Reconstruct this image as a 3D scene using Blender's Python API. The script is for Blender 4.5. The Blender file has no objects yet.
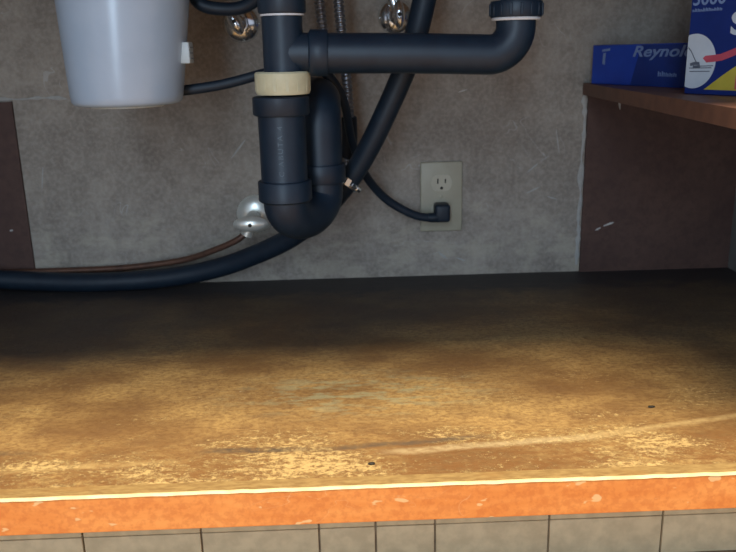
import bpy, bmesh, math, random
from mathutils import Vector, Matrix
random.seed(7)
S = bpy.context.scene
C = S.collection

# ------------------------------------------------------------------ camera
# metres; X along the back wall, Y into the cabinet (wall at Y=0), Z up, cabinet floor at Z=0
PITCH, YAW, ROLL = math.radians(15.7), math.radians(1.6), math.radians(-1.27)
cam = bpy.data.cameras.new('camera')
cam.sensor_width = 36.0
cam.lens = 36.0 * 800.0 / 736.0
cam.clip_start = 0.02
cam.dof.use_dof = True
cam.dof.focus_distance = 0.78
cam.dof.aperture_fstop = 13.0
cam_o = bpy.data.objects.new('camera', cam)
C.objects.link(cam_o)
fw = Vector((math.sin(YAW)*math.cos(PITCH), math.cos(YAW)*math.cos(PITCH), -math.sin(PITCH)))
rt = Vector((math.cos(YAW), -math.sin(YAW), 0))
up = rt.cross(fw)
rt2 = math.cos(ROLL)*rt + math.sin(ROLL)*up
up2 = -math.sin(ROLL)*rt + math.cos(ROLL)*up
M = Matrix((rt2, up2, -fw)).transposed().to_4x4()
M.translation = Vector((0, -1.297, 0.367))
cam_o.matrix_world = M
S.camera = cam_o

# ------------------------------------------------------------------ world, lights, exposure
W = bpy.data.worlds.new('kitchen_ambient'); S.world = W
W.use_nodes = True
bg = W.node_tree.nodes['Background']
bg.inputs['Color'].default_value = (0.72, 0.80, 1.0, 1)
bg.inputs['Strength'].default_value = 0.62

def area_light(name, loc, target, sx, sy, power, col):
    l = bpy.data.lights.new(name, 'AREA'); l.shape = 'RECTANGLE'
    l.size, l.size_y, l.energy, l.color = sx, sy, power, col
    o = bpy.data.objects.new(name, l); C.objects.link(o)
    o.location = loc
    o.rotation_euler = (Vector(target) - Vector(loc)).to_track_quat('-Z', 'Y').to_euler()
    return o
# the kitchen's ceiling fixture, and an added cool light for the tank's highlight stripe
area_light('ceiling_lamp', (0.25, -1.36, 2.25), (0.25, -1.36, 0), 1.2, 0.60, 120, (1.0, 0.80, 0.52))
area_light('added_cool_light', (-0.46, -3.1, 0.90), (-0.30, -0.3, 0.90), 0.42, 2.0, 30, (0.60, 0.80, 1.0))

vs = S.view_settings
S.display_settings.display_device = 'sRGB'
vs.view_transform = 'Standard'; vs.look = 'None'
vs.exposure = 0.0; vs.gamma = 1.0; vs.use_curve_mapping = False

# ------------------------------------------------------------------ node helpers
class NM:
    def __init__(s, name, rough=0.6, metal=0.0, spec=0.5):
        s.m = bpy.data.materials.new(name); s.m.use_nodes = True
        s.t = s.m.node_tree; s.b = s.t.nodes['Principled BSDF']
        s.b.inputs['Roughness'].default_value = rough
        s.b.inputs['Metallic'].default_value = metal
        s.b.inputs['Specular IOR Level'].default_value = spec
        s._c = None; s._xyz = None
    def link(s, a, b): s.t.links.new(a, b)
    def coord(s):
        if s._c is None:
            g = s.t.nodes.new('ShaderNodeNewGeometry')
            s._c = g.outputs['Position']
        return s._c
    def obj_coord(s):
        return s.t.nodes.new('ShaderNodeTexCoord').outputs['Object']
    def xyz(s):
        if s._xyz is None:
            n = s.t.nodes.new('ShaderNodeSeparateXYZ'); s.link(s.coord(), n.inputs[0])
            s._xyz = n.outputs
        return s._xyz
    def scaled(s, sc, off=(0, 0, 0)):
        n = s.t.nodes.new('ShaderNodeMapping'); s.link(s.coord(), n.inputs[0])
        n.inputs['Scale'].default_value = sc; n.inputs['Location'].default_value = off
        return n.outputs[0]
    def noise(s, scale, detail=4, rough=0.55, vec=None, dist=0.0):
        n = s.t.nodes.new('ShaderNodeTexNoise')
        s.link(vec if vec is not None else s.coord(), n.inputs['Vector'])
        n.inputs['Scale'].default_value = scale; n.inputs['Detail'].default_value = detail
        n.inputs['Roughness'].default_value = rough; n.inputs['Distortion'].default_value = dist
        return n.outputs['Fac']
    def math(s, op, a, b=None, c=None, clamp=False):
        n = s.t.nodes.new('ShaderNodeMath'); n.operation = op; n.use_clamp = clamp
        for i, v in enumerate((a, b, c)):
            if v is None: continue
            if isinstance(v, (int, float)): n.inputs[i].default_value = v
            else: s.link(v, n.inputs[i])
        return n.outputs[0]
    def ramp(s, v, lo, hi, a=0.0, b=1.0, smooth=True):
        n = s.t.nodes.new('ShaderNodeMapRange')
        n.interpolation_type = 'SMOOTHSTEP' if smooth else 'LINEAR'
        s.link(v, n.inputs['Value'])
        for k, x in (('From Min', lo), ('From Max', hi), ('To Min', a), ('To Max', b)):
            n.inputs[k].default_value = x
        return n.outputs[0]
    def mix(s, f, a, b):
        n = s.t.nodes.new('ShaderNodeMix'); n.data_type = 'RGBA'
        if isinstance(f, (int, float)): n.inputs[0].default_value = f
        else: s.link(f, n.inputs[0])
        for i, v in ((6, a), (7, b)):
            if isinstance(v, tuple): n.inputs[i].default_value = (*v, 1)
            else: s.link(v, n.inputs[i])
        return n.outputs[2]
    def color(s, c):
        if isinstance(c, tuple): s.b.inputs['Base Color'].default_value = (*c, 1)
        else: s.link(c, s.b.inputs['Base Color'])
        return s
    def roughness(s, v): s.link(v, s.b.inputs['Roughness']); return s
    def bump(s, h, dist=0.002, strength=1.0):
        n = s.t.nodes.new('ShaderNodeBump')
        n.inputs['Strength'].default_value = strength; n.inputs['Distance'].default_value = dist
        s.link(h, n.inputs['Height']); s.link(n.outputs[0], s.b.inputs['Normal'])
        return s

def simple(name, a, b, scale=30, rough=0.5, metal=0.0, spec=0.5, bump=0.0):
    n = NM(name, rough, metal, spec)
    f = n.noise(scale, 4)
    n.color(n.mix(n.ramp(f, .3, .7), a, b))
    if bump: n.bump(f, bump)
    return n.m

# ------------------------------------------------------------------ materials
def mat_floor():
    n = NM('worn_board', 0.55, 0, 0.35)
    x, y, z = n.xyz()
    broad = n.noise(5.0, 5, .6, n.scaled((1, 1.6, 1)))
    grain = n.noise(20, 7, .72, n.scaled((1.0, 1.7, 1), (3, 1, 0)))
    fine = n.noise(150, 6, .75, n.scaled((1, 1.4, 1)))
    base = n.mix(n.ramp(broad, .34, .66), (.225, .128, .050), (.50, .335, .132))
    base = n.mix(n.math('MULTIPLY', n.ramp(grain, .46, .70), .65), base, (.17, .095, .044))
    base = n.mix(n.math('MULTIPLY', n.ramp(fine, .42, .62), .62), base, (.165, .085, .033))
    near = n.ramp(y, -.53, -.64)
    base = n.mix(n.math('MULTIPLY', near, n.ramp(n.noise(60, 6, .78, n.scaled((1, 1.6, 1), (1, 8, 0))), .38, .60, 0, .85)), base, (.22, .105, .036))
    # pale flaked wood, densest along the front edge
    fl = n.noise(130, 7, .84, n.scaled((1, 1.35, 1), (7, 2, 0)))
    clump = n.noise(9, 3, .5, n.scaled((1, 2.2, 1), (1, 5, 0)))
    thr = n.math('ADD', n.math('MULTIPLY', near, .110), n.math('MULTIPLY', n.ramp(clump, .35, .66), .150))
    flake = n.ramp(n.math('ADD', fl, thr), .665, .765)
    flake = n.math('MULTIPLY', flake, n.ramp(y, -.30, -.57))
    base = n.mix(n.math('MULTIPLY', flake, .70), base, (.76, .56, .25))
    # split in the top layer, running along the front
    wob = n.math('MULTIPLY', n.math('SUBTRACT', n.noise(22, 5, .65, n.scaled((1, .3, 1), (2, 9, 0))), .5), .012)
    yw = n.math('ADD', y, wob)
    fray = n.ramp(n.noise(75, 4, .7, n.scaled((1, 2, 1), (6, 3, 0))), .36, .58)
    def streak(x0, y0, x1, y1, w, amount, col):
        nonlocal base
        k = (y1-y0)/(x1-x0)
        off = n.math('SUBTRACT', n.math('SUBTRACT', yw, y0), n.math('MULTIPLY', n.math('SUBTRACT', x, x0), k))
        m = n.ramp(n.math('ABSOLUTE', off), w, w*.15)
        m = n.math('MULTIPLY', m, n.math('MULTIPLY', n.ramp(x, x0-.015, x0+.03), n.ramp(x, x1+.02, x1-.04)))
        m = n.math('MULTIPLY', m, n.math('ADD', n.math('MULTIPLY', fray, .6), .4))
        base = n.mix(n.math('MULTIPLY', m, amount), base, col)
    streak(-.145, -.597, -.035, -.600, .0085, .85, (.085, .068, .055))
    streak(-.030, -.602, .135, -.586, .0075, .75, (.11, .088, .065))
    streak(-.56, -.575, -.30, -.590, .008, .5, (.13, .095, .06))
    streak(.030, -.612, .250, -.594, .0090, .65, (.62, .50, .29))
    streak(.210, -.597, .420, -.556, .0080, .55, (.64, .48, .23))
    streak(-.40, -.625, -.16, -.615, .0080, .45, (.64, .46, .2))
    # pale greenish residue around the middle
    dx = n.math('MULTIPLY', n.math('SUBTRACT', x, .01), 3.0)
    dy = n.math('MULTIPLY', n.math('ADD', y, .47), 7.0)
    d = n.math('SQRT', n.math('ADD', n.math('MULTIPLY', dx, dx), n.math('MULTIPLY', dy, dy)))
    res = n.math('MULTIPLY', n.ramp(d, .60, .10), n.ramp(n.noise(24, 5, .65, n.scaled((1, 3, 1), (5, 5, 0))), .47, .60))
    base = n.mix(n.math('MULTIPLY', res, .55), base, (.35, .38, .25))
    # darker towards the back edge in broad lobes, black mould next to the wall
    lobe_noise = n.noise(3.1, 6, .62, n.scaled((1, 1.2, 1), (.45, .2, 0)))
    edge = n.math('ADD', y, n.math('MULTIPLY', n.math('SUBTRACT', lobe_noise, .5), .55))
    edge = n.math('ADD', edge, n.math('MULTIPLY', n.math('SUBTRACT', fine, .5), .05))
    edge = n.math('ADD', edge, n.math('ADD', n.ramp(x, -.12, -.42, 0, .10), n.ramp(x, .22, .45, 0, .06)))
    rear_dark = n.ramp(edge, -.40, -.07)
    base = n.mix(n.math('MULTIPLY', rear_dark, .82), base, (.056, .048, .045))
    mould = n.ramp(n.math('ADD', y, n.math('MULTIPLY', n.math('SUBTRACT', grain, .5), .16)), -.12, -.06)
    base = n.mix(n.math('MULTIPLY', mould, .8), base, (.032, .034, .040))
    # scattered white specks
    sp = n.ramp(n.noise(150, 2, .5, n.scaled((1, 1, 1), (9, 9, 0))), .765, .79)
    base = n.mix(n.math('MULTIPLY', sp, .8), base, (.6, .5, .38))
    n.color(base)
    n.bump(n.math('ADD', n.math('MULTIPLY', fine, .5), n.math('ADD', n.math('MULTIPLY', flake, -.12), grain)), .0022)
    return n.m

def mat_wall():
    n = NM('bare_plaster', 0.85, 0, 0.2)
    x, y, z = n.xyz()
    a = n.noise(7, 6, .62); b = n.noise(34, 6, .65); c = n.noise(150, 3, .6)
    base = n.mix(n.ramp(a, .32, .68), (.265, .230, .195), (.39, .345, .292))
    base = n.mix(n.math('MULTIPLY', n.ramp(b, .36, .66), .55), base, (.205, .178, .150))
    base = n.mix(n.math('MULTIPLY', n.ramp(c, .4, .65), .3), base, (.50, .45, .39))
    # cement smears left along the foot of the wall
    sm = n.noise(17, 6, .66, n.scaled((1, 1, 1.9), (3, 0, 1)))
    low = n.ramp(z, .17, .02)
    sm = n.math('MULTIPLY', n.ramp(n.math('ADD', sm, n.math('MULTIPLY', low, .12)), .54, .72), n.ramp(z, .24, .06))
    base = n.mix(n.math('MULTIPLY', sm, .5), base, (.50, .45, .36))
    # thin pale scratches
    sc = n.noise(9, 3, .5, n.scaled((1, 1, 1), (2, 4, 6)), 1.4)
    scr = n.ramp(n.math('ABSOLUTE', n.math('SUBTRACT', sc, .5)), .0055, .001)
    scr = n.math('MULTIPLY', scr, n.ramp(n.noise(12, 2, .5, n.scaled((1, 1, 1), (8, 1, 2))), .56, .64))
    base = n.mix(n.math('MULTIPLY', scr, .55), base, (.50, .49, .47))
    n.color(base)
    n.bump(n.math('ADD', n.math('MULTIPLY', a, 1.5), n.math('ADD', b, n.math('MULTIPLY', c, .4))), .0025)
    return n.m

def mat_panel():
    n = NM('brown_hardboard', 0.62, 0, 0.3)
    f = n.noise(90, 5, .65); g = n.noise(6, 4, .6)
    base = n.mix(n.ramp(g, .3, .7), (.078, .042, .034), (.118, .066, .050))
    base = n.mix(n.math('MULTIPLY', n.ramp(f, .4, .65), .4), base, (.055, .030, .026))
    n.color(base); n.bump(f, .0006)
    return n.m

def mat_orange():
    n = NM('orange_veneer', 0.42, 0, 0.4)
    g = n.noise(14, 5, .6, n.scaled((1, 1, 5))); f = n.noise(170, 4, .6)
    base = n.mix(n.ramp(g, .3, .7), (.68, .225, .050), (.78, .305, .080))
    base = n.mix(n.math('MULTIPLY', n.ramp(f, .4, .62), .40), base, (.50, .13, .03))
    ch = n.ramp(n.noise(48, 2, .5, n.scaled((1, 1, 2.2), (3, 3, 3))), .675, .71)
    sc = n.noise(11, 2, .4, n.scaled((1, 1, 2), (5, 1, 2)), 2.2)
    scr = n.math('MULTIPLY', n.ramp(n.math('ABSOLUTE', n.math('SUBTRACT', sc, .5)), .006, .001), n.ramp(n.noise(9, 2), .53, .6))
    base = n.mix(n.math('MULTIPLY', ch, .75), base, (.78, .52, .25))
    base = n.mix(n.math('MULTIPLY', scr, .35), base, (.78, .50, .25))
    n.color(base)
    return n.m

def mat_edge():
    n = NM('bare_wood_edge', 0.6, 0, 0.3)
    f = n.noise(70, 5, .65, n.scaled((1, 3, 3))); g = n.noise(13, 3, .5, n.scaled((1, 3, 3)))
    base = n.mix(n.ramp(f, .35, .65), (.38, .26, .105), (.26, .165, .065))
    base = n.mix(n.math('MULTIPLY', n.ramp(g, .5, .7), .5), base, (.33, .18, .06))
    n.color(base); n.bump(f, .0006)
    return n.m

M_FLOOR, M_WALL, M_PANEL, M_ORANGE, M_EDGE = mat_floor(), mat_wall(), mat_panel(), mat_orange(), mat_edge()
M_ARRIS = simple('pale_worn_arris', (.90, .76, .46), (.80, .62, .33), 60, .5)
M_TILE = simple('toe_kick_tile_glaze', (.66, .52, .31), (.53, .415, .245), 60, .55, 0, .3)
M_GROUT = simple('grout', (.26, .18, .11), (.36, .26, .16), 90, .9)
M_KFLOOR = simple('kitchen_vinyl', (.34, .25, .16), (.27, .19, .12), 30, .5)
M_CAB = simple('cabinet_side_paint', (.17, .17, .155), (.22, .22, .20), 12, .6)
M_COUNTER = simple('counter_underside', (.22, .15, .09), (.30, .21, .13), 20, .8)
M_ABS = simple('black_abs_plastic', (.008, .019, .036), (.011, .026, .046), 45, .45, 0, .5)
M_RUBBER = simple('black_rubber', (.008, .016, .028), (.011, .022, .036), 60, .5, 0, .4)
M_IVORYNUT = simple('ivory_plastic_nut', (.70, .66, .45), (.62, .58, .38), 60, .5)
M_WASHER = simple('white_plastic_washer', (.80, .80, .80), (.70, .70, .72), 60, .4)
M_TANK = simple('white_enamel', (.45, .545, .66), (.41, .51, .63), 18, .25, 0, .8)
M_VENT = simple('pale_plastic', (.56, .61, .61), (.50, .55, .55), 60, .4)
M_VENTSLOT = simple('grey_slot', (.30, .34, .36), (.25, .29, .31), 60, .6)
M_CHROME = simple('chrome', (.90, .92, .92), (.78, .80, .80), 70, .16, .95)
M_SATIN = simple('worn_satin_metal', (.90, .91, .84), (.80, .81, .74), 70, .30, .55)
M_STEEL = simple('braided_steel', (.42, .45, .50), (.30, .33, .38), 300, .35, 1.0)
M_COPPER = simple('tarnished_copper', (.17, .085, .055), (.10, .055, .04), 50, .5, .5)
M_PLATE = simple('ivory_wall_plate', (.40, .37, .275), (.36, .33, .245), 40, .45)
M_RECEPT = simple('ivory_receptacle', (.47, .44, .34), (.43, .40, .31), 40, .4)
M_SLOT = simple('dark_slot', (.02, .018, .014), (.03, .026, .02), 40, .7)
M_PRINT = simple('grey_printing', (.13, .18, .22), (.08, .12, .16), 160, .6)
M_BLUE = simple('blue_card', (.012, .060, .42), (.010, .050, .36), 30, .42)
M_NAVY = simple('navy_card', (.010, .030, .185), (.008, .025, .155), 30, .42)
M_BLUESHADE = simple('blue_card_shaded', (.010, .038, .215), (.009, .030, .18), 30, .42)  # shaded copy of the foil box's blue card
M_CARDWHITE = simple('white_print', (.62, .68, .74), (.56, .62, .68), 40, .5)
M_CARDPALE = simple('pale_blue_print', (.20, .29, .50), (.17, .25, .44), 80, .5)
M_RED = simple('red_print', (.62, .10, .14), (.54, .08, .12), 40, .5)
M_YELLOW = simple('yellow_print', (.62, .50, .07), (.56, .44, .05), 40, .5)
M_GREYPRINT = simple('grey_print', (.10, .12, .16), (.13, .15, .19), 60, .6)
M_SHELF = simple('shelf_board', (.17, .085, .055), (.125, .062, .042), 50, .5, 0, .4)
M_PLASTER = simple('pale_plaster', (.44, .43, .40), (.36, .35, .33), 90, .9, 0, .2, .001)
M_WHITEMARK = simple('white_scuff', (.60, .58, .55), (.5, .48, .45), 60, .8)

# ------------------------------------------------------------------ geometry helpers
def mesh_obj(name, bm, mat, parent=None, smooth=True, angle=40):
    me = bpy.data.meshes.new(name)
    bmesh.ops.recalc_face_normals(bm, faces=bm.faces)
    bm.to_mesh(me); bm.free()
    me.materials.append(mat)
    if smooth:
        me.polygons.foreach_set('use_smooth', [True]*len(me.polygons))
        me.set_sharp_from_angle(angle=math.radians(angle))
    o = bpy.data.objects.new(name, me); C.objects.link(o)
    if parent is not None:
        o.parent = parent
        o.matrix_parent_inverse = Matrix.Translation(-world_loc(parent))
    return o

def world_loc(o):
    v = Vector(o.location)
    return v

def thing(name, label, cat, loc, group=None):
    o = bpy.data.objects.new(name, None); C.objects.link(o)
    o.location = loc; o.empty_display_size = .02
    o['label'] = label; o['category'] = cat
    if group: o['group'] = group
    return o

def tag(o, label, cat, group=None):
    o['label'] = label; o['category'] = cat
    if group: o['group'] = group
    return o

def struct(o, label=None):
    o['kind'] = 'structure'
    if label: o['label'] = label
    return o

def box(bm, lo, hi, bevel=0.0, seg=2, mat=None):
    r = bmesh.ops.create_cube(bm, size=1.0)
    vs_ = r['verts']
    lo, hi = Vector(lo), Vector(hi)
    for v in vs_:
        v.co = Vector([lo[i] + (v.co[i] + .5)*(hi[i]-lo[i]) for i in range(3)])
    if bevel:
        es = list({e for v in vs_ for e in v.link_edges})
        q = bmesh.ops.bevel(bm, geom=es, offset=bevel, segments=seg, affect='EDGES', profile=.5)
        vs_ = list({v for f in q['faces'] for v in f.verts} | {v for v in vs_ if v.is_valid})
    if mat is not None:
        for v in vs_: v.co = mat @ v.co
    return vs_

def boxobj(name, lo, hi, mat, parent=None, bevel=0.0, seg=2, mtx=None):
    bm = bmesh.new(); box(bm, lo, hi, bevel, seg, mtx)
    return mesh_obj(name, bm, mat, parent)

def catmull(pts, n=10):
    P = [Vector(p) for p in pts]
    P = [P[0]*2-P[1]] + P + [P[-1]*2-P[-2]]
    out = []
    for i in range(1, len(P)-2):
        a, b, c, d = P[i-1:i+3]
        for k in range(n):
            t = k/n
            out.append(.5*((2*b)+(c-a)*t+(2*a-5*b+4*c-d)*t*t+(3*b-a-3*c+d)*t**3))
    out.append(P[-2].copy())
    return out

def sweep(bm, path, radius, seg=16, cap=True, flat=1.0, flatdir=None):
    """round (or flattened) tube along a list of points; radius is a number or f(arc length, t)"""
    n = len(path); T = []
    for i in range(n):
        t = path[min(i+1, n-1)] - path[max(i-1, 0)]
        T.append(t.normalized())
    ref = Vector((0, 0, 1)) if abs(T[0].z) < .9 else Vector((0, 1, 0))
    if flatdir: ref = Vector(flatdir)
    N = (ref - T[0]*ref.dot(T[0])).normalized()
    rings = []; s = 0
    for i in range(n):
        if i:
            s += (path[i]-path[i-1]).length
            N = (N - T[i]*N.dot(T[i])).normalized()
        B = T[i].cross(N)
        r = radius(s, i/(n-1)) if callable(radius) else radius
        rings.append([bm.verts.new(path[i] + N*(math.cos(a)*r*flat) + B*(math.sin(a)*r))
                      for a in [2*math.pi*k/seg for k in range(seg)]])
    for a, b in zip(rings, rings[1:]):
        for k in range(seg):
            bm.faces.new((a[k], a[(k+1) % seg], b[(k+1) % seg], b[k]))
    if cap:
        bm.faces.new(rings[0]); bm.faces.new(rings[-1])

def tube(name, pts, r, mat, parent=None, seg=16, n=10, smooth_path=True, **kw):
    bm = bmesh.new()
    path = catmull(pts, n) if smooth_path else [Vector(p) for p in pts]
    sweep(bm, path, r, seg, **kw)
    return mesh_obj(name, bm, mat, parent, angle=50)

def lathe(bm, profile, origin, axis=(0, 0, 1), seg=40, sx=1.0):
    """profile: list of (radius, height) revolved about axis through origin; sx squashes sideways"""
    ax = Vector(axis).normalized()
    u = ax.orthogonal().normalized() if abs(ax.z) > .9 else Vector((1, 0, 0)) - ax*ax.x
    u.normalize(); v = ax.cross(u)
    O = Vector(origin); rings = []
    for r, h in profile:
        if r < 1e-6: rings.append([bm.verts.new(O+ax*h)])
        else: rings.append([bm.verts.new(O+ax*h+u*(r*math.cos(a))+v*(r*sx*math.sin(a)))
                            for a in [2*math.pi*k/seg for k in range(seg)]])
    for a, b in zip(rings, rings[1:]):
        for k in range(seg):
            q = [a[k % len(a)], a[(k+1) % len(a)], b[(k+1) % len(b)], b[k % len(b)]]
            q = [x for i, x in enumerate(q) if x not in q[:i]]
            if len(q) > 2: bm.faces.new(q)
    if len(rings[0]) > 1: bm.faces.new(rings[0])
    if len(rings[-1]) > 1: bm.faces.new(rings[-1])

def latheobj(name, profile, origin, mat, parent=None, axis=(0, 0, 1), seg=40, sx=1.0, angle=40):
    bm = bmesh.new(); lathe(bm, profile, origin, axis, seg, sx)
    return mesh_obj(name, bm, mat, parent, angle=angle)

def text_bm(body, size, shear=0.0, extrude=.0002, spacing=1.0, bold=0.0):
    cu = bpy.data.curves.new('lettering', 'FONT')
    cu.body = body; cu.size = size; cu.shear = shear; cu.extrude = extrude
    cu.space_character = spacing; cu.offset = bold; cu.resolution_u = 4
    o = bpy.data.objects.new('lettering', cu); C.objects.link(o)
    dg = bpy.context.evaluated_depsgraph_get()
    me = bpy.data.meshes.new_from_object(o.evaluated_get(dg))
    bm = bmesh.new(); bm.from_mesh(me)
    bpy.data.objects.remove(o); bpy.data.curves.remove(cu); bpy.data.meshes.remove(me)
    xs = [v.co.x for v in bm.verts]; ys = [v.co.y for v in bm.verts]
    for v in bm.verts: v.co.x -= min(xs); v.co.y -= min(ys)
    return bm, max(xs)-min(xs), max(ys)-min(ys)

def poly_prism(bm, pts, f, depth):
    """pts in a face's (u, v); f(u, v, w) -> world; a thin raised print"""
    a = [bm.verts.new(f(u, v, 0)) for u, v in pts]
    b = [bm.verts.new(f(u, v, depth)) for u, v in pts]
    n = len(pts)
    bm.faces.new(a); bm.faces.new(b)
    for k in range(n): bm.faces.new((a[k], a[(k+1) % n], b[(k+1) % n], b[k]))

# ------------------------------------------------------------------ the cabinet shell
XL, XR, FRONT, TOP = -.62, .648, -.673, .66
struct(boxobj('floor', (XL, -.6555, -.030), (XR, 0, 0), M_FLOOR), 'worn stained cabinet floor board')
trim1 = boxobj('trim_1', (XL-.03, FRONT, -.0355), (XR+.03, -.656, -.0002), M_ORANGE, None, .0008, 1)
struct(trim1, 'orange veneered front edge of the cabinet floor')
bm = bmesh.new()                                   # bare top of the edging
box(bm, (XL-.03, FRONT+.0016, -.004), (XR+.03, -.6553, .0004), .0002, 1)
mesh_obj('edge_top', bm, M_EDGE, trim1)
bm = bmesh.new()                                   # pale worn arris, slightly wavy
NX = 120; prev = None
for i in range(NX+1):
    x = XL-.03 + (XR-XL+.06)*i/NX
    w = random.uniform(-.0005, .0006)
    ring = [bm.verts.new((x, FRONT-.0004, -.0015+w*.8)), bm.verts.new((x, FRONT+.0007, .0007)),
            bm.verts.new((x, FRONT+.0022+w, .0006)), bm.verts.new((x, FRONT+.0022+w, -.003))]
    if prev:
        for k in range(4): bm.faces.new((prev[k], prev[(k+1) % 4], ring[(k+1) % 4], ring[k]))
    prev = ring
mesh_obj('worn_arris', bm, M_ARRIS, trim1)

wall = struct(boxobj('wall_back', (XL-.02, 0, -.03), (XR+.02, .05, TOP), M_WALL), 'bare grey plaster wall behind the plumbing')
def panel(x0, x1, z0, z1, jag):
    bm = bmesh.new()
    pts = [(x0, z0), (x1, z0), (x1, z1)]
    k = 14
    pts += [(x1+(x0-x1)*i/k, z1+random.uniform(-jag, jag)) for i in range(1, k)]
    pts += [(x0, z1)]
    poly_prism(bm, pts, lambda u, v, w: Vector((u, -w, v)), .005)
    return mesh_obj('panel', bm, M_PANEL, wall, False)
panel(XL, -.514, .0, .303, .0008)
panel(.394, XR, .0, .300, .0005)
# plaster bead squeezed along the right panel's edge, and the crack above the left panel
def bead(pts, rads, mat, name, flat=.35):
    bm = bmesh.new(); path = catmull(pts, 6)
    rr = [random.choice((.25, .5, .8, 1.1, 1.25))*random.uniform(.8, 1.15) for _ in range(len(path)//3+2)]
    def rad_(s, t):
        k = t*(len(rr)-1.001); i = int(k); return rads*(rr[i]*(1-k+i)+rr[i+1]*(k-i))
    sweep(bm, path, rad_, 8, flat=flat, flatdir=(0, 1, 0))
    return mesh_obj(name, bm, mat, wall)
bead([(.390+random.uniform(-.0015, .0012), -.0012, .012+.288*i/16) for i in range(17)], .0042, M_PLASTER, 'plaster_bead')
bead([(-.62+.19*i/8, -.0008, .306+random.uniform(-.0015, .0015)) for i in range(9)], .0030, M_PLASTER, 'plaster_ridge')
# scuffs and scratches on the wall and the right panel
def scuff(a, b, w, y=-.0003, mat=M_WHITEMARK):
    bm = bmesh.new(); a, b = Vector(a), Vector(b); d = (b-a).normalized(); nn = Vector((-d.y, d.x))
    top, bot = [], []
    for i in range(7):
        p = a.lerp(b, i/6); k = w*math.sin(math.pi*(i+.6)/7.2)*random.uniform(.6, 1.1)
        top.append(p+nn*k*.5); bot.append(p-nn*k*.5)
    poly_prism(bm, [(p.x, p.y) for p in top+bot[::-1]], lambda u, v, h: Vector((u, y-h, v)), .0005)
    mesh_obj('scuff', bm, mat, wall, False)
scuff((.186, .301), (.200, .305), .0026)
scuff((.417, .071), (.426, .076), .0030, -.005); scuff((.430, .078), (.447, .084), .0034, -.005)
scuff((.442, .292), (.446, .268), .0045, -.005, M_PLASTER)
for a, b, w in [((.300, .170), (.318, .185), .003), ((.322, .188), (.335, .196), .002), ((.300, .136), (.322, .146), .003),
                ((-.18, .205), (-.155, .235), .004), ((.155, .040), (.170, .028), .004), ((.185, .030), (.200, .024), .003),
                ((-.48, .20), (-.487, .16), .002), ((.335, .13), (.352, .124), .003), ((.345, .24), (.352, .20), .002)]:
    scuff(a, b, w, mat=M_PLASTER)
scuff((-.545, .098), (-.540, .099), .003, -.005)

struct(boxobj('wall_left', (XL-.018, -.672, -.03), (XL, 0, TOP), M_CAB), 'painted left side of the cabinet')
struct(boxobj('wall_right', (XR, -.672, -.03), (XR+.018, 0, TOP), M_CAB), 'painted right side of the cabinet')
struct(boxobj('ceiling', (XL-.03, -.700, TOP), (XR+.03, .05, TOP+.035), M_COUNTER), 'underside of the counter above the pipes')
struct(boxobj('trim_2', (XL-.03, -.672, .60), (XR+.03, -.652, TOP), M_ORANGE), 'front rail under the counter')

# toe kick with its tiles, kitchen floor below
kick = struct(boxobj('baseboard_front', (XL, -.598, -.130), (XR, -.590, -.0355), M_GROUT), 'tiled toe kick under the cabinet')
KX = [-.500, -.382, -.266, -.1505, -.0345, .0215, .0805, .1945, .309, .422, .536, .648]
KX[0] = XL + .004
cols = []
x = KX[0]
for a, b in zip(KX, KX[1:]): cols.append((a, b))
for a, b in cols:
    for z0, z1 in ((-.0858, -.036), (-.1295, -.0864)):
        g = .0009
        boxobj('tile', (a+g, -.6025, z0+random.uniform(0, .0003)), (b-g, -.597, z1), M_TILE, kick, .0010, 2)
struct(boxobj('floor.001', (-2.2, -3.2, -.15), (2.2, -.59, -.130), M_KFLOOR), 'brown kitchen floor in front of the toe kick')

# ------------------------------------------------------------------ white tank with its power cord
tk = thing('under_sink_unit', 'white tapered enamel tank hanging at the upper left, its black cord running to the outlet', 'appliance', (-.268, -.25, .305))
TX, TY = -.268, -.25
latheobj('body', [(.0, .3080), (.058, .3080), (.0645, .3095), (.0680, .3130), (.0692, .320), (.0712, .340), (.0753, .385), (.0797, .435),
                  (.0845, .490), (.088, .540), (.088, .575), (.084, .590), (.060, .597), (.045, .600), (.045, .659), (0, .659)],
         (TX, TY, 0), M_TANK, tk, seg=64)
for ch in tk.children:                             # it hangs a little out of plumb
    for v in ch.data.vertices: v.co.x += -.0025 + .055*(v.co.z-.31)
latheobj('bottom_rim', [(.040, .3055), (.0445, .3055), (.0455, .3065), (.0455, .3085), (.040, .3085)], (TX-.003, TY, 0), M_VENT, tk, seg=64)
# small ribbed pale plate on the right flank
pm = Matrix.Translation((TX, TY, 0)) @ Matrix.Rotation(math.radians(-4), 4, 'Z')
vent = boxobj('vent_plate', (.0695, -.0105, .357), (.0835, .0105, .3825), M_VENT, tk, .0012, 2, pm)
for k in range(3):
    z = .3618+k*.0066
    sl = boxobj('slot', (.0690, -.0085, z), (.0840, .0085, z+.0018), M_VENTSLOT, tk, .0003, 1,
                Matrix.Translation((TX, TY, 0)) @ Matrix.Rotation(math.radians(-4), 4, 'Z') @ Matrix.Translation((.0003, -.0006, 0)))
cordpath = [(-.232, -.215, .322), (-.206, -.215, .3225), (-.154, -.21, .329), (-.098, -.205, .342), (-.060, -.195, .3495), (-.026, -.180, .344), (.002, -.155, .305),
            (.014, -.115, .240), (.034, -.075, .184), (.065, -.045, .142), (.105, -.036, .115), (.133, -.031, .106), (.152, -.029, .106)]
cord = tube('power_cord', cordpath, .0068, M_RUBBER, tk, 14, 12, flat=.75, flatdir=(0, 1, 0))
bm = bmesh.new()
box(bm, (.1455, -.036, .0975), (.1705, -.006, .1270), .005, 3)
plug = mesh_obj('plug', bm, M_RUBBER, cord)
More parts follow.
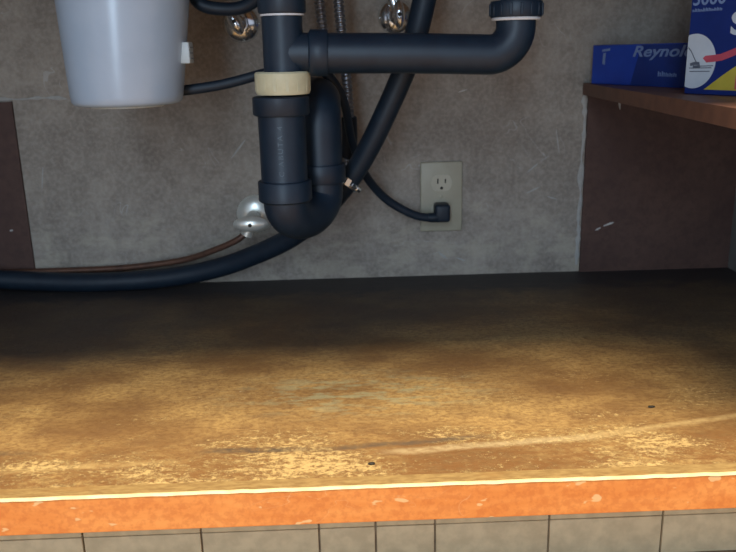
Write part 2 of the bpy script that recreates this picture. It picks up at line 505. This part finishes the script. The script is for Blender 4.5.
plug.matrix_parent_inverse = Matrix.Identity(4)
bm = bmesh.new(); sweep(bm, catmull([(.134, -.0305, .106), (.146, -.029, .1055), (.158, -.024, .108)], 6), lambda s, t: .0072+.0022*t, 14)
sr = mesh_obj('strain_relief', bm, M_RUBBER, cord); sr.matrix_parent_inverse = Matrix.Identity(4)

# short black hose looping off the unit near the top
loop = tube('short_black_hose', [(-.150, -.2, .658), (-.155, -.2, .58), (-.168, -.198, .50), (-.187, -.19, .455), (-.179, -.2, .431), (-.150, -.2, .4235), (-.118, -.205, .427), (-.095, -.215, .450), (-.09, -.215, .52), (-.09, -.215, .658)], .0085, M_RUBBER, None, 14, 12)
tag(loop, 'short black hose sagging in a loop between the white tank and the drain tee', 'hose')

# ------------------------------------------------------------------ drain pipework
DX, DY = -.0675, -.30
dr = thing('drain_pipe', 'black plastic drain with tee, horizontal arm, elbow and trap in the middle', 'pipe', (DX, DY, .14))
R = .0232
# vertical run of the tee
latheobj('tailpiece', [(R*.86, .405), (R*.86, .659)], (DX+.001, DY, 0), M_ABS, dr)
latheobj('slip_nut', [(.0205, .412), (.0275, .412), (.0285, .414), (.0285, .440), (.0265, .446), (.022, .447)], (DX+.0005, DY, 0), M_ABS, dr, seg=48)
latheobj('washer', [(.020, .4090), (.0262, .4090), (.0262, .4112), (.020, .4112)], (DX+.0005, DY, 0), M_WASHER, dr)
bm = bmesh.new()
lathe(bm, [(.0243, .330), (.0243, .4085), (R*.8, .4088)], (DX, DY, 0))
AZ = .367
sweep(bm, [Vector((DX, DY, AZ)), Vector((-.035, DY, AZ-.0004))], R, 32)
mesh_obj('tee', bm, M_ABS, dr)
latheobj('hub', [(R, -.001), (.0262, 0), (.0272, .0012), (.0272, .0205), (.0262, .0218), (R, .0218)], (-.036, DY, AZ-.0006), M_ABS, dr, axis=(1, 0, -.02))
# horizontal arm and elbow up to the second tailpiece
EX, EZ = .2115, .3595
bm = bmesh.new()
path = [Vector((-.03, DY, AZ-.0012)), Vector((.08, DY, .3635)), Vector((EX-.034, DY, EZ+.0003))]
for k in range(1, 13):
    a = math.pi/2*k/12
    path.append(Vector((EX-.032+.032*math.sin(a), DY, EZ+.032-.032*math.cos(a))))
path.append(Vector((EX, DY, EZ+.044)))
sweep(bm, path, .0236, 32)
mesh_obj('arm', bm, M_ABS, dr)
latheobj('washer', [(.020, .3985), (.0282, .3985), (.0292, .4005), (.0282, .4025), (.020, .4025)], (EX, DY, 0), M_WASHER, dr)
bm = bmesh.new()
prof = [(.021, .4020), (.0300, .4020), (.0312, .4035), (.0312, .4180), (.0300, .4205), (.022, .4210)]
lathe(bm, prof, (EX, DY, 0), seg=48)
for k in range(16):                                # grip ribs of the nut
    a = 2*math.pi*k/16
    box(bm, (.0300, -.0016, .404), (.0325, .0016, .4175), .0006, 1, Matrix.Translation((EX, DY, 0)) @ Matrix.Rotation(a, 4, 'Z'))
mesh_obj('slip_nut', bm, M_ABS, dr)
latheobj('tailpiece', [(.0205, .40), (.0205, .659)], (EX+.001, DY, 0), M_ABS, dr)
# ivory nut under the tee
bm = bmesh.new()
lathe(bm, [(.025, .3455), (.0318, .3455), (.0335, .3435), (.0330, .3220), (.0315, .3190), (.024, .3185)], (DX-.0025, DY, 0), seg=48)
for k in range(14):
    box(bm, (.0315, -.0022, .3225), (.0334, .0022, .3425), .0004, 1, Matrix.Translation((DX-.0025, DY, 0)) @ Matrix.Rotation(2*math.pi*k/14, 4, 'Z'))
mesh_obj('nut', bm, M_IVORYNUT, dr).__setitem__('label', 'ivory plastic slip nut')
# trap: down leg, U-bend, riser at the back, bend into the wall
BX = -.0735
RX, RY = -.030, -.225
bm = bmesh.new()
lathe(bm, [(.024, .3170), (.0330, .3165), (.0345, .3150), (.0345, .2960), (.0330, .2942), (.0290, .2935), (.0288, .2140), (.0290, .2130)], (BX, DY, 0), seg=48)
mesh_obj('trap_leg', bm, M_ABS, dr)
latheobj('trap_hub', [(.029, .2145), (.0325, .2140), (.0335, .2125), (.0335, .1900), (.0310, .1880), (.029, .1878)], (BX, DY, 0), M_ABS, dr, seg=48)
bm = bmesh.new()
path = [Vector((BX, DY, .200))]
mid = Vector(((BX+RX)/2, (DY+RY)/2, 0)); hx = Vector((BX-RX, DY-RY, 0))/2; rad = hx.length
for k in range(0, 19):
    a = math.pi*k/18
    path.append(mid + hx*math.cos(a) + Vector((0, 0, .1865 - rad*.62*math.sin(a))))
path.append(Vector((RX, RY, .210)))
sweep(bm, path, lambda s, t: .0280+.0008*t, 32)
mesh_obj('u_bend', bm, M_ABS, dr)
latheobj('trap_hub', [(.026, .199), (.0320, .1995), (.0330, .201), (.0330, .222), (.0320, .2238), (.026, .224)], (RX, RY, 0), M_ABS, dr, seg=48)
bm = bmesh.new()
path = [Vector((RX, RY, .215)), Vector((RX, RY, .268))]
for k in range(1, 11):
    a = math.pi/2*k/10
    path.append(Vector((RX, RY+.035-.035*math.cos(a), .270+.035*math.sin(a))))
path.append(Vector((-.055, -.11, .3055)))
path.append(Vector((-.075, -.001, .307)))
sweep(bm, path, .0290, 32)
mesh_obj('riser', bm, M_ABS, dr)
# faint lettering running up the down leg
bm, tw, th = text_bm('C ABUTA 4', .0085, 0, .00012, 1.35)
RR = .0290
for v in bm.verts:
    u, w, e = v.co.x, v.co.y, v.co.z
    a = math.radians(-92) + (-(w-th/2))/RR       # text runs upward: its own up points left
    z = .2225 + u*(.0600/tw)
    r = RR + .0002 + e
    v.co = Vector((BX + r*math.cos(a), DY + r*math.sin(a), z))
mesh_obj('lettering', bm, M_PRINT, dr, False)

# ------------------------------------------------------------------ black drain hose with its clamp
hs = thing('drain_hose', 'long thick black hose curving from the top down to the cabinet floor at left', 'hose', (0, -.16, .015))
hp = [(.119, -.20, .658), (.121, -.20, .56), (.117, -.2, .466), (.109, -.2, .417), (.091, -.192, .354), (.059, -.182, .282), (.031, -.170, .227), (.002, -.158, .183),
      (-.039, -.132, .135), (-.085, -.100, .094), (-.151, -.070, .059), (-.219, -.050, .034), (-.303, -.040, .0195), (-.400, -.038, .0160), (-.481, -.034, .0180), (-.561, -.032, .024), (-.619, -.032, .030)]
tube('hose', hp, .0155, M_RUBBER, hs, 20, 14)
cp, cd = Vector((.004, -.1585, .186)), Vector((.029, .012, .044)).normalized()
clamp = latheobj('clamp', [(.0150, -.0055), (.0170, -.0055), (.0174, -.005), (.0174, .005), (.0170, .0055), (.0150, .0055)], cp, M_STEEL, hs, axis=cd)
bm = bmesh.new()
q = cd.to_track_quat('Z', 'Y').to_matrix().to_4x4()
side = (Vector((1, -.6, -.3)) - cd*cd.dot(Vector((1, -.6, -.3)))).normalized()
sp = cp + side*.0185
lathe(bm, [(.0028, -.008), (.0045, -.007), (.0045, .004), (.0034, .005), (.0034, .012), (0, .012)], sp, axis=side.cross(cd), seg=10)
mesh_obj('clamp_screw', bm, M_CHROME, hs)
box_m = Matrix.Translation(cp - cd.cross(side)*0 + Vector((0, -1, .25)).normalized()*.0172) @ q
boxobj('clamp_housing', (-.006, -.0045, -.006), (.006, .0045, .006), M_CHROME, hs, .001, 1, box_m)

# ------------------------------------------------------------------ stop valves
def stop_valve(loc, label, group, handle_dir=(0, -1, 0), tilt=0, outlet=(0, 0, 1), reach=.085, hs_=(.024, .0115), rad=.029, metal=M_CHROME):
    x, z = loc
    t = thing('stop_valve', label, 'valve', (x, 0, z), group)
    latheobj('escutcheon', [(rad, 0), (rad, .0015), (rad*.94, .005), (rad*.70, .010), (rad*.42, .0125), (.0085, .013)], (x, 0, z), metal, t, axis=(0, -1, 0), seg=36)
    latheobj('stub', [(.0078, .005), (.0078, .045)], (x, 0, z), metal, t, axis=(0, -1, 0), seg=20)
    bm = bmesh.new()
    lathe(bm, [(.0085, .036), (.0125, .037), (.0125, .046), (.0110, .047), (.0110, .062), (.0085, .064), (.0070, .070), (.0045, .072), (.0045, reach), (0, reach)], (x, 0, z), axis=(0, -1, 0), seg=24)
    o = Vector(outlet).normalized()
    lathe(bm, [(.0070, .006), (.0070, .016), (.0095, .0165), (.0095, .026), (.0075, .027), (0, .027)], (x, -.054, z), axis=o, seg=20)
    mesh_obj('body', bm, metal, t)
    # lobed oval handle
    bm = bmesh.new()
    a, b = hs_
    prof = [(0, .010), (.25, .0098), (.55, .0085), (.82, .0055), (.97, .0018), (1, 0), (.95, -.0020), (.7, -.0035), (0, -.0040)]
    lathe(bm, [(a*r, reach-.004+h) for r, h in prof], (x, 0, z), axis=(0, -1, 0), seg=40, sx=b/a)
    if tilt:
        bmesh.ops.rotate(bm, verts=bm.verts, cent=(x, -reach, z), matrix=Matrix.Rotation(tilt, 3, 'Y'))
    h = mesh_obj('handle', bm, metal, t)
    s = latheobj('screw', [(.0030, 0), (.0030, .0016), (.0022, .0022), (0, .0022)], (x, -(reach+.0052), z), M_SLOT, h, axis=(0, -1, 0), seg=14)
    s.matrix_parent_inverse = Matrix.Identity(4)
    return t
G = 'chrome stop valves on the wall'
stop_valve((-.1455, .1140), 'chrome oval-handled stop valve low on the wall, left of the trap', G, outlet=(-.45, 0, -1), hs_=(.0270, .0125), rad=.031, metal=M_SATIN)
stop_valve((-.150, .412), 'chrome stop valve at the top between the white tank and the drain tee', G, tilt=math.radians(62), outlet=(.3, 0, 1), hs_=(.020, .0095))
stop_valve((.0875, .417), 'chrome stop valve at the top beside the thick black hose', G, tilt=math.radians(88), outlet=(-.3, 0, 1), hs_=(.021, .0085), rad=.0275)

# copper tube from the low valve
cpr = tube('copper_tube', [(-.1555, -.054, .0960), (-.172, -.055, .083), (-.209, -.045, .066), (-.261, -.028, .047), (-.330, -.018, .036), (-.400, -.013, .031), (-.500, -.012, .030), (-.618, -.012, .031)], .0052, M_COPPER, None, 12, 12)
tag(cpr, 'thin brown copper tube running left from the low stop valve behind the black hose', 'tube')

# ------------------------------------------------------------------ corrugated supply hoses
def corr(s, t): return .0070 + .0011*math.sin(2*math.pi*s/.0062)
def supply(name, pts, label, sleeve=None):
    path = catmull(pts, 60)
    bm = bmesh.new()
    # resample evenly so the rings keep their pitch
    L = [0]
    for a, b in zip(path, path[1:]): L.append(L[-1]+(b-a).length)
    step = .0062/6; res = []; j = 0; s = 0
    while s < L[-1]:
        while L[j+1] < s: j += 1
        f = (s-L[j])/max(1e-9, L[j+1]-L[j]); res.append(path[j].lerp(path[j+1], f)); s += step
    sweep(bm, res, corr, 12)
    o = mesh_obj(name, bm, M_STEEL, None, True, 80)
    if sleeve:
        run = [p for p in res if sleeve[0] < p.z < sleeve[1]]
        bm = bmesh.new()
        sweep(bm, run, lambda s, t: .0118*min(1.0, .72+14*min(t, 1-t)), 18)
        mesh_obj('black_sleeve', bm, M_RUBBER, o)
    return tag(o, label, 'hose', 'corrugated steel supply hoses')
supply('supply_hose', [(-.040, -.10, .658), (-.034, -.10, .54), (-.028, -.10, .451), (-.022, -.085, .384), (-.016, -.080, .345), (-.013, -.080, .300), (-.016, -.078, .252), (-.023, -.070, .212), (-.03, -.060, .185), (-.055, -.030, .170), (-.065, -.001, .165)],
       'corrugated steel supply hose directly beside the drain tee, left of its twin')
supply('supply_hose', [(.004, -.125, .658), (.0, -.125, .54), (.000, -.122, .449), (.004, -.115, .383), (.009, -.100, .320), (.011, -.090, .270), (.010, -.080, .225), (.002, -.065, .180), (-.02, -.045, .15), (-.05, -.025, .135), (-.065, -.001, .13)],
       'corrugated steel supply hose nearer the black drain hose, right of its twin', (.212, .275))

# ------------------------------------------------------------------ wall outlet
ox, oz = .1592, .1345
ot = thing('wall_outlet', 'ivory duplex wall outlet with a black plug in its lower socket', 'outlet', (ox, 0, .077))
boxobj('cover_plate', (ox-.0345, -.0055, oz-.0575), (ox+.0345, 0, oz+.0575), M_PLATE, ot, .0024, 3)
for cz in (oz+.0235, oz-.0235):
    bm = bmesh.new()
    pts = []
    for k in range(40):
        a = 2*math.pi*k/40
        pts.append((ox+.0172*math.cos(a), cz+max(-.0135, min(.0135, .0172*math.sin(a)))))
    uniq = [p for i, p in enumerate(pts) if p not in pts[:i]]
    poly_prism(bm, uniq, lambda u, v, w: Vector((u, -.0050-w, v)), .0022)
    rc = mesh_obj('receptacle', bm, M_RECEPT, ot, False)
    for sx, hh in ((-.0062, .0042), (.0062, .0034)):
        s = boxobj('slot', (ox+sx-.0011, -.0076, cz+.0028-hh), (ox+sx+.0011, -.0069, cz+.0028+hh), M_SLOT, rc)
        s.matrix_parent_inverse = Matrix.Identity(4)
    s = latheobj('ground_hole', [(.0026, .0069), (.0026, .0076), (0, .0076)], (ox, 0, cz-.0085), M_SLOT, rc, axis=(0, -1, 0), seg=14)
    s.matrix_parent_inverse = Matrix.Identity(4)
latheobj('screw', [(.0030, .005), (.0030, .0064), (.002, .0070), (0, .0070)], (ox, 0, oz), M_PLATE, ot, axis=(0, -1, 0), seg=14)

# ------------------------------------------------------------------ shelf on the right and the boxes on it
SZ = .311
sh = thing('shelf', 'reddish brown board shelf at the upper right carrying two blue boxes', 'shelf', (.343, -.30, SZ-.018))
bm = bmesh.new()
poly_prism(bm, [(.345, -.665), (XR-.0005, -.665), (XR-.0005, -.0055), (.384, -.0055)], lambda u, v, w: Vector((u, v, SZ-w)), .018)
mesh_obj('board', bm, M_SHELF, sh, False)
boxobj('cleat', (XR-.02, -.62, SZ-.05), (XR-.0005, -.02, SZ-.0182), M_PANEL, sh, .001, 1)

def frame(A, phi):
    p = math.radians(phi); A = Vector(A)
    d = Vector((math.sin(p), -math.cos(p), 0)); n = Vector((-math.cos(p), -math.sin(p), 0))   # n: outward
    return lambda u, v, w: A + d*u + n*w + Vector((0, 0, v))
def carton(name, f, L, D, Hh, mat, parent):
    bm = bmesh.new(); vs_ = box(bm, (0, 0, 0), (L, Hh, D), .0010, 1)
    for v in bm.verts: v.co = f(v.co.x, v.co.y, -v.co.z)
    return mesh_obj(name, bm, mat, parent)
def put_text(parent, f, body, u, v, width, height, mat, name='lettering', shear=0.0, rot=0.0, bold=0.0, w0=.0001):
    bm, tw, th = text_bm(body, .02, shear, .00012, 1.0, bold)
    c_, s_ = math.cos(rot), math.sin(rot)
    for q in bm.verts:
        a, b = q.co.x/tw*width, q.co.y/th*height
        q.co = f(u+a*c_-b*s_, v+a*s_+b*c_, w0+.00012+q.co.z)
    mesh_obj(name, bm, mat, parent, False)
def put_poly(parent, f, pts, mat, name, w0=0.0, d=.0003):
    bm = bmesh.new(); poly_prism(bm, pts, lambda u, v, w: f(u, v, w0+w), d)
    return mesh_obj(name, bm, mat, parent, False)

def small_print(parent, f, u, v, width, height, n):
    # a line of print too small to read: one low stroke block per letter
    bm = bmesh.new(); p = width/n
    for k in range(n):
        a = u+k*p; h = height*random.uniform(.62, 1.0); t = p*.26
        for q in ([(a, v), (a+t, v), (a+t, v+h), (a, v+h)], [(a+t*1.9, v), (a+t*2.9, v), (a+t*2.9, v+h*.75), (a+t*1.9, v+h*.75)],
                  [(a+t, v+h*.55), (a+t*1.9, v+h*.55), (a+t*1.9, v+h*.72), (a+t, v+h*.72)]):
            poly_prism(bm, q, lambda x, y, w: f(x, y, .0002+w), .0002)
    mesh_obj('small_print', bm, M_CARDPALE, parent, False)
fA = frame((.384, -.047, SZ), 22)
fb = thing('foil_box', 'long low blue foil box lying on the shelf behind the taller box', 'box', (.385, -.047, SZ))
carton('carton', fA, .258, .058, .0575, M_BLUE, fb)
put_poly(fb, fA, [(.086, .001), (.257, .001), (.257, .0565), (.104, .0565)], M_BLUESHADE, 'painted_shade', 0, .00012)  # shade of the tall box, painted on the foil box in darker blue
put_text(fb, fA, 'Reynolds', .088, .0355, .128, .0195, M_CARDPALE, shear=.28, bold=.0004)
small_print(fb, fA, .140, .0140, .036, .0070, 5)
put_poly(fb, fA, [(.0215, .0505), (.0390, .0525), (.0390, .0490), (.0215, .0475)], M_CARDPALE, 'print_mark', 0, .0002)
put_poly(fb, fA, [(.0235, .0300), (.0290, .0285), (.0300, .0460), (.0245, .0455)], M_CARDPALE, 'print_mark', 0, .0002)

fB = frame((.399, -.355, SZ), 25)
bb = thing('tall_box', 'tall dark blue and yellow box standing at the front of the shelf', 'box', (.399, -.355, SZ))
carton('carton', fB, .215, .075, .165, M_NAVY, bb)
cc, cr = (.0107, .0369), .0301
arc = [(cc[0]+cr*math.cos(a), cc[1]+cr*math.sin(a)) for a in [math.radians(110.0-220.0*k/40) for k in range(41)]]
arc = [(max(.0002, u), v) for u, v in arc]
put_poly(bb, fB, arc, M_CARDWHITE, 'white_disc', 0, .0002)
def strip(pts, w):
    top, bot = [], []
    P = [Vector(p) for p in pts]
    for i, p in enumerate(P):
        d = (P[min(i+1, len(P)-1)]-P[max(i-1, 0)]).normalized(); nn = Vector((-d.y, d.x))
        top.append(p+nn*w/2); bot.append(p-nn*w/2)
    return [(p.x, p.y) for p in top+bot[::-1]]
put_poly(bb, fB, strip([(.0260, .0378), (.0272, .0392), (.036, .0398), (.048, .0412), (.0600, .0450), (.075, .0505)], .0074), M_RED, 'red_band', .0003, .0002)
put_poly(bb, fB, strip([(.0015, .0520), (.006, .0480), (.011, .0405), (.0155, .0345)], .0011), M_GREYPRINT, 'picture_line', .0002, .0002)
put_poly(bb, fB, strip([(.006, .0330), (.012, .0345), (.018, .0345), (.020, .0312), (.010, .0305)], .0035), M_GREYPRINT, 'picture_line', .0002, .0002)
for v, u0, u1 in ((.0293, .005, .036), (.0255, .006, .034), (.0315, .020, .038)):
    put_poly(bb, fB, strip([(u0, v), (u1, v+.0006)], .0010), M_GREYPRINT, 'picture_line', .0002, .0002)
ye = [(.0280, .0060)] + [(.0280+.187*k/16, .0060+.046*math.sin(min(1, k/9)*math.pi/2)) for k in range(1, 17)] + [(.2148, .0060)]
put_poly(bb, fB, ye, M_YELLOW, 'yellow_panel', 0, .0002)
put_poly(bb, fB, [(.0690, .0075), (.0725, .0075), (.0725, .0230), (.0690, .0215)], M_RED, 'print_mark', .0002, .0002)
put_text(bb, fB, '5000', .0030, .0972, .0440, .0150, M_CARDPALE, bold=.0003)
small_print(bb, fB, .0030, .0905, .0410, .0040, 11)
put_text(bb, fB, 'S', .0565, .0640, .0200, .0250, M_CARDWHITE, bold=.0006)

# ------------------------------------------------------------------ crumbs on the board
def crumb(x, y, lab, sx, sy):
    bm = bmesh.new(); bmesh.ops.create_icosphere(bm, subdivisions=2, radius=1)
    for v in bm.verts:
        k = random.uniform(.75, 1.15)
        v.co = Vector((x+v.co.x*sx*k, y+v.co.y*sy*k, .0011+max(-1, v.co.z)*.0011))
    tag(mesh_obj('crumb', bm, M_SLOT), lab, 'crumb', 'crumbs on the cabinet floor')
crumb(.018, -.634, 'tiny black crumb close to the middle of the front edge', .0035, .0022)
crumb(.316, -.535, 'tiny black crumb on the right part of the stained floor', .0040, .0020)
